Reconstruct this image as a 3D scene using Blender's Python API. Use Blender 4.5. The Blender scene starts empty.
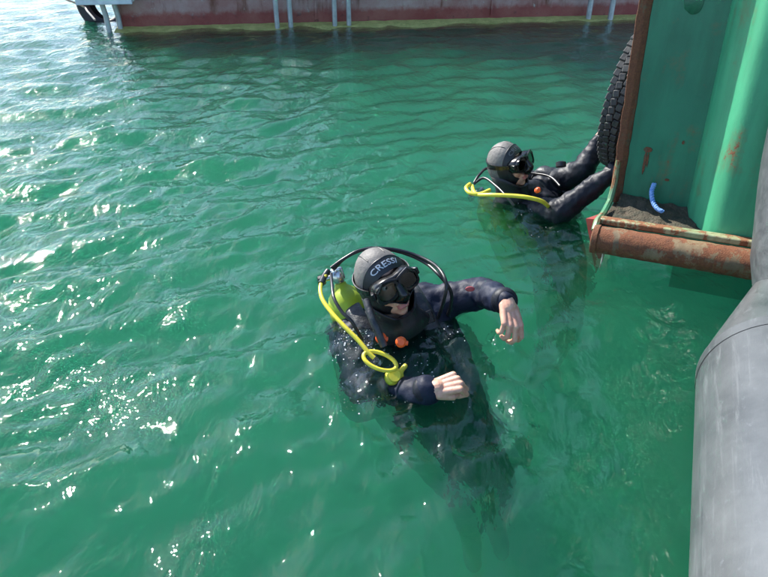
import bpy, bmesh, math, random
import numpy as np
from mathutils import Vector, Matrix, noise as mnoise

random.seed(7)
rng = np.random.default_rng(11)
R = math.radians
sc = bpy.context.scene
col = sc.collection

# ------------------------------------------------------------------ camera
CAM_H = 1.28
PITCH = 31.0
F = 603.0                      # focal length in photo pixels (768 wide)
cam_d = bpy.data.cameras.new('camera')
cam = bpy.data.objects.new('camera', cam_d)
col.objects.link(cam)
cam.location = (0, 0, CAM_H)
cam.rotation_euler = (R(90 - PITCH), 0, 0)
cam_d.sensor_width = 36
cam_d.lens = 36 * F / 768
cam_d.clip_start = 0.05
cam_d.clip_end = 2000
sc.camera = cam

# ------------------------------------------------------------------ world, sun, exposure
SUN_AZ, SUN_EL = -42.5, 40.5    # azimuth from +Y (negative = left), elevation
sun_dir = Vector((math.sin(R(SUN_AZ)) * math.cos(R(SUN_EL)), math.cos(R(SUN_AZ)) * math.cos(R(SUN_EL)), math.sin(R(SUN_EL))))
w = bpy.data.worlds.new('World')
sc.world = w
w.use_nodes = True
nt = w.node_tree
bg = nt.nodes['Background']
sky = nt.nodes.new('ShaderNodeTexSky')
sky.sky_type = 'NISHITA'
sky.sun_disc = False
sky.sun_elevation = R(SUN_EL)
sky.sun_rotation = R(SUN_AZ)
sky.air_density = 1.0
sky.dust_density = .6
sky.ozone_density = 3.0
nt.links.new(sky.outputs[0], bg.inputs[0])
bg.inputs[1].default_value = 0.15
sun_d = bpy.data.lights.new('sun', 'SUN')
sun_d.energy = 5.0
sun_d.angle = R(0.5)
sun_d.color = (1.0, 0.95, 0.87)
sun = bpy.data.objects.new('sun', sun_d)
col.objects.link(sun)
sun.rotation_euler = sun_dir.to_track_quat('Z', 'Y').to_euler()
sc.view_settings.view_transform = 'Standard'
sc.view_settings.look = 'None'
sc.view_settings.gamma = 1
sc.view_settings.exposure = 1.05
sc.cycles.use_denoising = True
sc.cycles.denoiser = 'OPENIMAGEDENOISE'
sc.cycles.max_bounces = 8
sc.cycles.transparent_max_bounces = 24
sc.cycles.volume_bounces = 2
sc.cycles.sample_clamp_indirect = 6.0
sc.cycles.use_adaptive_sampling = True
sc.cycles.adaptive_threshold = .02

# ------------------------------------------------------------------ pixel -> place
CR = Vector((1, 0, 0))
CU = Vector((0, math.sin(R(PITCH)), math.cos(R(PITCH))))
CB = Vector((0, -math.cos(R(PITCH)), math.sin(R(PITCH))))   # towards the viewer
CAM = Vector((0, 0, CAM_H))
def ray(px, py):
    return CR * ((px - 384) / F) + CU * (-(py - 288.5) / F) - CB
def at(px, py, t):
    return CAM + ray(px, py) * t
def at_z(px, py, z):
    d = ray(px, py)
    return CAM + d * ((z - CAM_H) / d.z)
def cvec(r, u, b):
    return (CR * r + CU * u + CB * b).normalized()

# ------------------------------------------------------------------ mesh helpers
class MB:
    def __init__(self):
        self.v, self.f, self.m = [], [], []
    def add(self, vs, fs, m=0):
        b = len(self.v)
        self.v += [Vector(x) for x in vs]
        self.f += [[b + i for i in q] for q in fs]
        self.m += [m] * len(fs)
        return self
    def box(self, c, s, M=None, m=0):
        vs = []
        for z in (-1, 1):
            for y in (-1, 1):
                for x in (-1, 1):
                    p = Vector((c[0] + x * s[0] / 2, c[1] + y * s[1] / 2, c[2] + z * s[2] / 2))
                    vs.append(M @ p if M else p)
        return self.add(vs, [(0, 2, 3, 1), (4, 5, 7, 6), (0, 1, 5, 4), (2, 6, 7, 3), (0, 4, 6, 2), (1, 3, 7, 5)], m)
    def tube(self, pts, rad, n=12, cap=True, flat=None, m=0, up=None):
        """tube through pts; rad a number or a list; flat=(a,b) squashes the section"""
        pts = [Vector(p) for p in pts]
        k = len(pts)
        if not hasattr(rad, '__len__'):
            rad = [rad] * k
        T = []
        for i in range(k):
            d = pts[min(i + 1, k - 1)] - pts[max(i - 1, 0)]
            T.append(d.normalized() if d.length > 1e-9 else Vector((0, 0, 1)))
        a = Vector(up) if up is not None else (Vector((0, 0, 1)) if abs(T[0].z) < .9 else Vector((1, 0, 0)))
        nrm = (a - T[0] * a.dot(T[0])).normalized()
        rings = []
        for i in range(k):
            nrm = (nrm - T[i] * nrm.dot(T[i])).normalized()
            b = T[i].cross(nrm)
            fa, fb = flat if flat else (1, 1)
            rings.append([pts[i] + (nrm * math.cos(2 * math.pi * j / n) * fa + b * math.sin(2 * math.pi * j / n) * fb) * rad[i] for j in range(n)])
        vs = [p for r in rings for p in r]
        fs = [(i * n + j, i * n + (j + 1) % n, (i + 1) * n + (j + 1) % n, (i + 1) * n + j) for i in range(k - 1) for j in range(n)]
        if cap:
            fs.append(tuple(range(n - 1, -1, -1)))
            fs.append(tuple((k - 1) * n + j for j in range(n)))
        return self.add(vs, fs, m)
    def capsule(self, p0, p1, r0, r1=None, n=14, m=0):
        r1 = r0 if r1 is None else r1
        p0, p1 = Vector(p0), Vector(p1)
        d = p1 - p0
        u = d.normalized() if d.length > 1e-6 else Vector((0, 0, 1))
        pts, rad = [], []
        for i in range(5):
            a = math.pi / 2 * (1 - i / 4)
            pts.append(p0 - u * r0 * math.sin(a)); rad.append(max(r0 * math.cos(a), r0 * .03))
        for i in range(5):
            a = math.pi / 2 * i / 4
            pts.append(p1 + u * r1 * math.sin(a)); rad.append(max(r1 * math.cos(a), r1 * .03))
        # all along one axis: fixed frame
        a = Vector((0, 0, 1)) if abs(u.z) < .9 else Vector((1, 0, 0))
        nn = (a - u * a.dot(u)).normalized(); b = u.cross(nn)
        vs = [p + (nn * math.cos(2 * math.pi * j / n) + b * math.sin(2 * math.pi * j / n)) * r for p, r in zip(pts, rad) for j in range(n)]
        k = len(pts)
        fs = [(i * n + j, i * n + (j + 1) % n, (i + 1) * n + (j + 1) % n, (i + 1) * n + j) for i in range(k - 1) for j in range(n)]
        fs.append(tuple(range(n - 1, -1, -1))); fs.append(tuple((k - 1) * n + j for j in range(n)))
        return self.add(vs, fs, m)
    def chain(self, pts, rads, n=14):
        for i in range(len(pts) - 1):
            self.capsule(pts[i], pts[i + 1], rads[i], rads[i + 1], n)
        return self
    def ell(self, c, r, M=None, nu=20, nv=12, m=0):
        vs, fs = [], []
        for i in range(1, nv):
            th = math.pi * i / nv
            for j in range(nu):
                ph = 2 * math.pi * j / nu
                vs.append((c[0] + r[0] * math.sin(th) * math.cos(ph), c[1] + r[1] * math.sin(th) * math.sin(ph), c[2] + r[2] * math.cos(th)))
        vs.append((c[0], c[1], c[2] + r[2])); vs.append((c[0], c[1], c[2] - r[2]))
        for i in range(nv - 2):
            for j in range(nu):
                fs.append((i * nu + j, (i + 1) * nu + j, (i + 1) * nu + (j + 1) % nu, i * nu + (j + 1) % nu))
        a, b = len(vs) - 2, len(vs) - 1
        for j in range(nu):
            fs.append((a, j, (j + 1) % nu)); fs.append((b, (nv - 2) * nu + (j + 1) % nu, (nv - 2) * nu + j))
        if M:
            vs = [M @ Vector(v) for v in vs]
        return self.add(vs, fs, m)
    def xform(self, M):
        self.v = [M @ v for v in self.v]; return self
    def mesh(self, name):
        me = bpy.data.meshes.new(name)
        me.from_pydata([tuple(v) for v in self.v], [], self.f)
        if any(self.m):
            me.polygons.foreach_set('material_index', self.m)
        return me
    def build(self, name, mats, parent=None, smooth=True, bevel=0, seg=2, sub=0, sharp=40):
        me = self.mesh(name)
        return link(me, name, mats, parent, smooth, bevel, seg, sub, sharp)

def link(me, name, mats, parent=None, smooth=True, bevel=0, seg=2, sub=0, sharp=40):
    o = bpy.data.objects.new(name, me)
    col.objects.link(o)
    for m in (mats if isinstance(mats, (list, tuple)) else [mats]):
        me.materials.append(m)
    if smooth:
        me.shade_smooth()
        if sharp and not sub:
            me.set_sharp_from_angle(angle=R(sharp))
    if bevel:
        b = o.modifiers.new('bevel', 'BEVEL'); b.width = bevel; b.segments = seg; b.limit_method = 'ANGLE'; b.angle_limit = R(30)
    if sub:
        s = o.modifiers.new('sub', 'SUBSURF'); s.levels = sub; s.render_levels = sub
    if parent:
        o.parent = parent
        o.matrix_parent_inverse = parent_inv(parent)
    return o
_inv = {}
def parent_inv(p):
    M = Matrix.Identity(4)
    q = p
    while q:
        M = Matrix.LocRotScale(q.location, q.rotation_euler, q.scale) @ q.matrix_parent_inverse.inverted() @ Matrix.Identity(4) if False else M
        q = q.parent
    # only the root Empty carries an offset; the parts are built in world space
    root = p
    while root.parent: root = root.parent
    return Matrix.Translation(root.location).inverted() if p is root else Matrix.Identity(4)

def thing(name, loc, label, cat, group=None):
    o = bpy.data.objects.new(name, None)
    col.objects.link(o)
    o.location = loc
    o.empty_display_size = .1
    return tag(o, label, cat, group)
def tag(o, label=None, cat=None, group=None, kind=None):
    if label: o['label'] = label
    if cat: o['category'] = cat
    if group: o['group'] = group
    if kind: o['kind'] = kind
    return o

def spline(pts, n=8):
    pts = [Vector(p) for p in pts]
    out = []
    for i in range(len(pts) - 1):
        p0 = pts[max(i - 1, 0)]; p1 = pts[i]; p2 = pts[i + 1]; p3 = pts[min(i + 2, len(pts) - 1)]
        for k in range(n):
            t = k / n
            out.append(.5 * ((2 * p1) + (p2 - p0) * t + (2 * p0 - 5 * p1 + 4 * p2 - p3) * t * t + (-p0 + 3 * p1 - 3 * p2 + p3) * t ** 3))
    out.append(pts[-1])
    return out

def remesh(mb, voxel, smooth_it=4, fac=.5):
    me = mb.mesh('tmp')
    o = bpy.data.objects.new('tmp', me)
    col.objects.link(o)
    r = o.modifiers.new('r', 'REMESH'); r.mode = 'VOXEL'; r.voxel_size = voxel; r.adaptivity = 0
    s = o.modifiers.new('s', 'SMOOTH'); s.factor = fac; s.iterations = smooth_it
    bpy.context.view_layer.update()
    dg = bpy.context.evaluated_depsgraph_get()
    ev = o.evaluated_get(dg)
    m2 = bpy.data.meshes.new_from_object(ev)
    bpy.data.objects.remove(o); bpy.data.meshes.remove(me)
    return m2

def fold(me, amp, scale, seed=0, mask=None):
    """cloth creases: push the vertices along their normals"""
    n = len(me.vertices)
    co = np.empty(n * 3); me.vertices.foreach_get('co', co); co = co.reshape(-1, 3)
    no = np.empty(n * 3); me.vertices.foreach_get('normal', no); no = no.reshape(-1, 3)
    d = np.empty(n)
    off = Vector((seed * 3.1, seed * 1.7, seed))
    for i in range(n):
        p = Vector(co[i]) * scale + off
        a = mnoise.noise(p); b = mnoise.noise(p * 2.3 + off)
        d[i] = (1 - abs(a) * 2.2) * .6 + b * .5
    if mask is not None: d *= mask(co)
    co += no * (d * amp)[:, None]
    me.vertices.foreach_set('co', co.ravel()); me.update()

# ------------------------------------------------------------------ material helpers
def newmat(name):
    m = bpy.data.materials.new(name)
    m.use_nodes = True
    nt = m.node_tree
    return m, nt, nt.nodes, nt.links, nt.nodes['Principled BSDF']
def N(nt, typ, **kw):
    n = nt.nodes.new(typ)
    for k, v in kw.items():
        if k.startswith('i_'):
            n.inputs[k[2:]].default_value = v
        else:
            setattr(n, k, v)
    return n
def noise_tex(nt, coord, scale, detail=5, rough=.6, dist=0):
    n = N(nt, 'ShaderNodeTexNoise')
    n.inputs['Scale'].default_value = scale; n.inputs['Detail'].default_value = detail
    n.inputs['Roughness'].default_value = rough; n.inputs['Distortion'].default_value = dist
    nt.links.new(coord, n.inputs['Vector'])
    return n.outputs['Fac']
def ramp(nt, fac, a, b, ca=(0, 0, 0, 1), cb=(1, 1, 1, 1)):
    r = N(nt, 'ShaderNodeValToRGB')
    r.color_ramp.elements[0].position = a; r.color_ramp.elements[1].position = b
    r.color_ramp.elements[0].color = ca; r.color_ramp.elements[1].color = cb
    nt.links.new(fac, r.inputs[0])
    return r.outputs[0]
def mix(nt, fac, a, b):
    m = N(nt, 'ShaderNodeMix', data_type='RGBA')
    for s, x in ((0, fac), (6, a), (7, b)):
        if isinstance(x, (int, float)): m.inputs[s].default_value = x
        elif isinstance(x, tuple): m.inputs[s].default_value = (*x[:3], 1)
        else: nt.links.new(x, m.inputs[s])
    return m.outputs[2]
def math_n(nt, op, a, b=0.0):
    m = N(nt, 'ShaderNodeMath', operation=op)
    for i, x in enumerate((a, b)):
        if isinstance(x, (int, float)): m.inputs[i].default_value = x
        else: nt.links.new(x, m.inputs[i])
    return m.outputs[0]
def objco(nt):
    return N(nt, 'ShaderNodeTexCoord').outputs['Object']
def bump(nt, bsdf, h, strength=.3, dist=.01):
    b = N(nt, 'ShaderNodeBump'); b.inputs['Strength'].default_value = strength; b.inputs['Distance'].default_value = dist
    nt.links.new(h, b.inputs['Height']); nt.links.new(b.outputs[0], bsdf.inputs['Normal'])
    return b
def plain(name, c, rough=.5, metal=0, c2=None, scale=30, bstr=.15, bdist=.002, coat=0, c3s=None):
    m, nt, nd, lk, bs = newmat(name)
    co = objco(nt)
    n1 = noise_tex(nt, co, scale)
    if c2 is None: c2 = tuple(x * .7 for x in c)
    lk.new(mix(nt, ramp(nt, n1, .35, .7), c, c2), bs.inputs['Base Color'])
    n2 = noise_tex(nt, co, scale * 4, 4)
    lk.new(math_n(nt, 'ADD', math_n(nt, 'MULTIPLY', n1, .25), rough - .12), bs.inputs['Roughness'])
    bs.inputs['Metallic'].default_value = metal
    bs.inputs['Coat Weight'].default_value = coat
    bs.inputs['Coat Roughness'].default_value = .08
    bump(nt, bs, math_n(nt, 'ADD', math_n(nt, 'MULTIPLY', n1, 2.2), math_n(nt, 'MULTIPLY', n2, .6)), bstr, bdist)
    return m

# --- green barge paint with rust
def paint_rust(name, paint, paint2, rust_lo, thr=.62, scale=6, streak=True, rough=.38):
    m, nt, nd, lk, bs = newmat(name)
    co = objco(nt)
    big = noise_tex(nt, co, scale, 8, .62, .4)
    mp = N(nt, 'ShaderNodeMapping'); mp.inputs['Scale'].default_value = (1, 1, .16)
    lk.new(co, mp.inputs[0])
    st = noise_tex(nt, mp.outputs[0], scale * 3.2, 4, .55)
    fine = noise_tex(nt, co, scale * 14, 6, .7)
    mask = math_n(nt, 'ADD', math_n(nt, 'MULTIPLY', big, .62), math_n(nt, 'MULTIPLY', st, .38))
    mask = math_n(nt, 'ADD', mask, math_n(nt, 'MULTIPLY', math_n(nt, 'SUBTRACT', fine, .5), .22))
    rmask = ramp(nt, mask, thr - .012, thr + .02)
    stain = ramp(nt, mask, thr - .1, thr + .02)
    pc = mix(nt, ramp(nt, noise_tex(nt, co, scale * .7, 6), .35, .7), paint, paint2)
    pc = mix(nt, math_n(nt, 'MULTIPLY', ramp(nt, st, .42, .72), .45), pc, tuple(x * .45 for x in paint))
    pc = mix(nt, math_n(nt, 'MULTIPLY', stain, .5), pc, (.16, .10, .045))
    rc = mix(nt, ramp(nt, fine, .3, .7), rust_lo, (.21, .08, .032))
    rc = mix(nt, ramp(nt, noise_tex(nt, co, scale * 5, 4), .5, .8), rc, (.09, .035, .02))
    lk.new(mix(nt, rmask, pc, rc), bs.inputs['Base Color'])
    rr = N(nt, 'ShaderNodeMapRange'); rr.inputs['To Min'].default_value = rough; rr.inputs['To Max'].default_value = .85
    lk.new(rmask, rr.inputs[0]); lk.new(rr.outputs[0], bs.inputs['Roughness'])
    h = math_n(nt, 'SUBTRACT', math_n(nt, 'MULTIPLY', fine, math_n(nt, 'ADD', math_n(nt, 'MULTIPLY', rmask, .9), .12)), math_n(nt, 'MULTIPLY', rmask, .5))
    h = math_n(nt, 'ADD', h, math_n(nt, 'MULTIPLY', big, .5))
    bump(nt, bs, h, .6, .006)
    return m
GREEN_SHADED = (.017, .155, .09)  # barge green, darkened to paint in the shade on the plating
GREEN2_SHADED = (.026, .205, .115)
M_green_sunlit = paint_rust('green_paint_sunlit', (.045, .30, .155), (.06, .34, .18), (.17, .06, .025), thr=.655, scale=5)  # same barge green, made paler so the column looks sunlit
M_green_shaded = paint_rust('green_paint_shaded', GREEN_SHADED, GREEN2_SHADED, (.17, .06, .025), thr=.655, scale=5)
M_greenworn = paint_rust('green_paint_worn', (.05, .23, .12), (.22, .26, .13), (.2, .075, .03), thr=.53, scale=7)
M_rust = paint_rust('rust_steel', (.11, .08, .045), (.28, .20, .11), (.15, .05, .022), thr=.46, scale=11, rough=.7)
M_rustedge = paint_rust('rust_edge', (.08, .04, .025), (.09, .075, .04), (.10, .036, .022), thr=.42, scale=12, rough=.7)
M_lip_paint = paint_rust('worn_cream_paint', (.36, .36, .20), (.20, .30, .16), (.24, .10, .04), thr=.52, scale=9)
M_dirt = plain('harbour_dirt', (.085, .064, .04), .85, 0, (.035, .04, .026), 25, .8, .01)
M_red = plain('antifouling_red', (.26, .03, .022), .55, 0, (.16, .03, .025), 20)
M_darkgreen = plain('dark_green_patch_shade', (.012, .10, .055), .4, 0, (.02, .13, .07), 30)  # oval patch colour; also paints the shade under the lip
# --- far hull
def hull_mat():
    m, nt, nd, lk, bs = newmat('hull_paint')
    co = objco(nt)
    sep = N(nt, 'ShaderNodeSeparateXYZ'); lk.new(co, sep.inputs[0])
    n1 = noise_tex(nt, co, 1.6, 8, .65)
    n2 = noise_tex(nt, co, 9, 6, .7)
    mp = N(nt, 'ShaderNodeMapping'); mp.inputs['Scale'].default_value = (1, 1, .18); lk.new(co, mp.inputs[0])
    st = noise_tex(nt, mp.outputs[0], 5, 6, .65)
    zz = math_n(nt, 'ADD', sep.outputs['Z'], math_n(nt, 'MULTIPLY', math_n(nt, 'SUBTRACT', n2, .5), .16))
    band = ramp(nt, math_n(nt, 'MULTIPLY', zz, 1.0), .17, .24)
    up = mix(nt, ramp(nt, n1, .38, .66), (.30, .14, .125), (.42, .30, .28))
    up = mix(nt, ramp(nt, st, .55, .68), up, (.15, .05, .03))
    up = mix(nt, ramp(nt, n2, .62, .72), up, (.40, .36, .34))
    lo = mix(nt, ramp(nt, n1, .4, .65), (.22, .04, .036), (.30, .10, .08))
    lo = mix(nt, ramp(nt, n2, .58, .7), lo, (.10, .03, .03))
    lk.new(mix(nt, band, lo, up), bs.inputs['Base Color'])
    bs.inputs['Roughness'].default_value = .6
    bump(nt, bs, n2, .5, .01)
    return m
M_hull = hull_mat()
M_weed = plain('weed_growth', (.55, .50, .16), .8, 0, (.34, .34, .09), 7, .8, .03)
M_pole = plain('galvanised_pole', (.42, .45, .47), .42, .35, (.30, .32, .33), 12)
M_platform = plain('platform_paint', (.62, .66, .70), .45, 0, (.45, .5, .56), 8)
M_rubber = plain('black_rubber', (.012, .013, .015), .55, 0, (.022, .023, .024), 25, .4, .004)
M_tyre = plain('tyre_rubber', (.02, .021, .022), .6, 0, (.06, .06, .058), 18, .4, .003)
M_rope = plain('pale_rope', (.55, .53, .48), .8, 0, (.4, .38, .33), 60, .6, .004)
M_blue = plain('blue_rope', (.10, .26, .62), .6, 0, (.25, .42, .75), 60, .6, .003)
# --- inflatable boat fabric
def pvc():
    m, nt, nd, lk, bs = newmat('grey_boat_fabric')
    co = objco(nt)
    n1 = noise_tex(nt, co, 5, 7, .65)
    m0 = N(nt, 'ShaderNodeMapping'); m0.inputs['Rotation'].default_value = (0, 0, R(25)); lk.new(co, m0.inputs[0])
    mp = N(nt, 'ShaderNodeMapping'); mp.inputs['Scale'].default_value = (9, .8, 9); lk.new(m0.outputs[0], mp.inputs[0])
    sc_ = noise_tex(nt, mp.outputs[0], 5, 9, .75, .6)
    c = mix(nt, ramp(nt, n1, .35, .7), (.06, .066, .07), (.11, .118, .122))
    c = mix(nt, ramp(nt, sc_, .52, .74), c, (.15, .16, .165))
    c = mix(nt, ramp(nt, noise_tex(nt, mp.outputs[0], 2.2, 6, .7), .58, .70), c, (.045, .05, .055))
    c = mix(nt, ramp(nt, noise_tex(nt, co, 38, 5, .7), .62, .72), c, (.12, .13, .14))
    lk.new(c, bs.inputs['Base Color'])
    bs.inputs['Roughness'].default_value = .3
    bump(nt, bs, math_n(nt, 'ADD', math_n(nt, 'MULTIPLY', sc_, .5), n1), .25, .006)
    return m
M_pvc = pvc()
M_pvcdark = plain('dark_grey_boat_fabric', (.05, .056, .06), .4, 0, (.085, .093, .097), 22, .3, .003)
# --- divers
M_suit = plain('navy_drysuit', (.008, .013, .034), .58, 0, (.005, .008, .02), 9, .3, .006)
M_suitblack = plain('black_drysuit', (.006, .008, .014), .52, 0, (.010, .012, .020), 8, .3, .006)
M_skin = plain('skin', (.66, .40, .28), .42, 0, (.54, .25, .17), 34, .35, .002)
M_lip = plain('lip', (.50, .17, .15), .4, 0, (.42, .14, .13), 60)
M_hoodgrey = plain('faded_neoprene', (.15, .14, .132), .62, 0, (.115, .108, .10), 18, .5, .004)
M_hoodblack = plain('black_neoprene', (.010, .011, .014), .45, 0, (.018, .019, .022), 30, .25, .002)
M_silicone = plain('black_silicone', (.006, .006, .007), .25, 0, (.01, .01, .011), 40, .05, .001)
M_print = plain('pale_print', (.55, .57, .60), .5, 0, (.42, .44, .47), 90)
M_lime = plain('lime_paint', (.38, .48, .02), .45, 0, (.28, .38, .025), 14)
M_yellow = plain('yellow_hose', (.80, .68, .05), .38, 0, (.66, .56, .05), 30)
M_orange = plain('orange_plastic', (.85, .13, .02), .4, 0, (.7, .09, .02), 30)
M_chrome = plain('chromed_brass', (.62, .62, .60), .22, 1, (.45, .45, .44), 30)
M_hose = plain('black_hose', (.010, .011, .013), .32, 0, (.02, .02, .022), 40)
M_strap = plain('black_webbing', (.014, .016, .02), .4, 0, (.05, .052, .055), 40, .5, .003)
M_eye = plain('eye_white', (.7, .68, .64), .2)
M_iris = plain('iris', (.03, .02, .012), .15)
for m_ in (M_suit, M_suitblack): m_.node_tree.nodes['Principled BSDF'].inputs['Specular IOR Level'].default_value = .3
def lens_mat():
    m, nt, nd, lk, bs = newmat('mask_glass')
    for n in list(nd):
        if n.type != 'OUTPUT_MATERIAL': nd.remove(n)
    out = [n for n in nd if n.type == 'OUTPUT_MATERIAL'][0]
    fr = N(nt, 'ShaderNodeFresnel'); fr.inputs[0].default_value = 1.6
    tr = N(nt, 'ShaderNodeBsdfTransparent'); tr.inputs[0].default_value = (.85, .86, .84, 1)
    gl = N(nt, 'ShaderNodeBsdfGlossy'); gl.inputs['Roughness'].default_value = .03
    mx = N(nt, 'ShaderNodeMixShader')
    lk.new(fr.outputs[0], mx.inputs[0]); lk.new(tr.outputs[0], mx.inputs[1]); lk.new(gl.outputs[0], mx.inputs[2])
    lk.new(mx.outputs[0], out.inputs['Surface'])
    return m
M_lens = lens_mat()
M_glint_spray = plain('glint_spray_white', (.85, .87, .86), .15, 0, (.75, .78, .78), 50)  # white for the specks that imitate sun glints and spray

# ------------------------------------------------------------------ water
def water_mat():
    m, nt, nd, lk, bs = newmat('harbour_water')
    nd.remove(bs)
    out = [n for n in nd if n.type == 'OUTPUT_MATERIAL'][0]
    co = objco(nt)
    mp = N(nt, 'ShaderNodeMapping'); mp.inputs['Scale'].default_value = (1, .55, 1); mp.inputs['Rotation'].default_value = (0, 0, R(28)); lk.new(co, mp.inputs[0])
    h = math_n(nt, 'ADD', math_n(nt, 'MULTIPLY', noise_tex(nt, mp.outputs[0], 9, 4, .55, .5), 1.0), math_n(nt, 'MULTIPLY', noise_tex(nt, mp.outputs[0], 26, 2, .5), .27))
    sp = N(nt, 'ShaderNodeSeparateXYZ'); lk.new(co, sp.inputs[0])
    op = math_n(nt, 'ADD', math_n(nt, 'MULTIPLY', sp.outputs['X'], -.30), math_n(nt, 'MULTIPLY', sp.outputs['Y'], .16))
    op = math_n(nt, 'ADD', op, math_n(nt, 'MULTIPLY', noise_tex(nt, co, .9, 2), .5))
    mr = N(nt, 'ShaderNodeMapRange'); mr.interpolation_type = 'SMOOTHSTEP'
    for k_, v_ in (('From Min', .2), ('From Max', 1.7), ('To Min', .72), ('To Max', 1.25)): mr.inputs[k_].default_value = v_
    lk.new(op, mr.inputs[0])
    h = math_n(nt, 'MULTIPLY', h, mr.outputs[0])
    bp = N(nt, 'ShaderNodeBump'); bp.inputs['Strength'].default_value = 1.0; bp.inputs['Distance'].default_value = .021
    lk.new(h, bp.inputs['Height'])
    fr = N(nt, 'ShaderNodeFresnel'); fr.inputs[0].default_value = 1.39; lk.new(bp.outputs[0], fr.inputs['Normal'])
    gl = N(nt, 'ShaderNodeBsdfGlossy'); gl.inputs['Roughness'].default_value = .03; lk.new(bp.outputs[0], gl.inputs['Normal'])
    tr = N(nt, 'ShaderNodeBsdfTransparent')
    rf = N(nt, 'ShaderNodeBsdfRefraction'); rf.inputs['IOR'].default_value = 1.2; rf.inputs['Roughness'].default_value = .0; lk.new(bp.outputs[0], rf.inputs['Normal'])
    inner = N(nt, 'ShaderNodeMixShader'); inner.inputs[0].default_value = WATER_REFR
    lk.new(tr.outputs[0], inner.inputs[1]); lk.new(rf.outputs[0], inner.inputs[2])
    mx = N(nt, 'ShaderNodeMixShader')
    lk.new(fr.outputs[0], mx.inputs[0]); lk.new(inner.outputs[0], mx.inputs[1]); lk.new(gl.outputs[0], mx.inputs[2])
    lk.new(mx.outputs[0], out.inputs['Surface'])
    va = N(nt, 'ShaderNodeVolumeAbsorption'); va.inputs['Color'].default_value = (0.0, .86, .58, 1); va.inputs['Density'].default_value = .40
    vs = N(nt, 'ShaderNodeVolumeScatter'); vs.inputs['Color'].default_value = (.14, .73, .37, 1); vs.inputs['Density'].default_value = .51; vs.inputs['Anisotropy'].default_value = 0.0
    ad = N(nt, 'ShaderNodeAddShader'); lk.new(va.outputs[0], ad.inputs[0]); lk.new(vs.outputs[0], ad.inputs[1])
    lk.new(ad.outputs[0], out.inputs['Volume'])
    return m
WATER_REFR = 0.6
M_water = water_mat()

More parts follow.
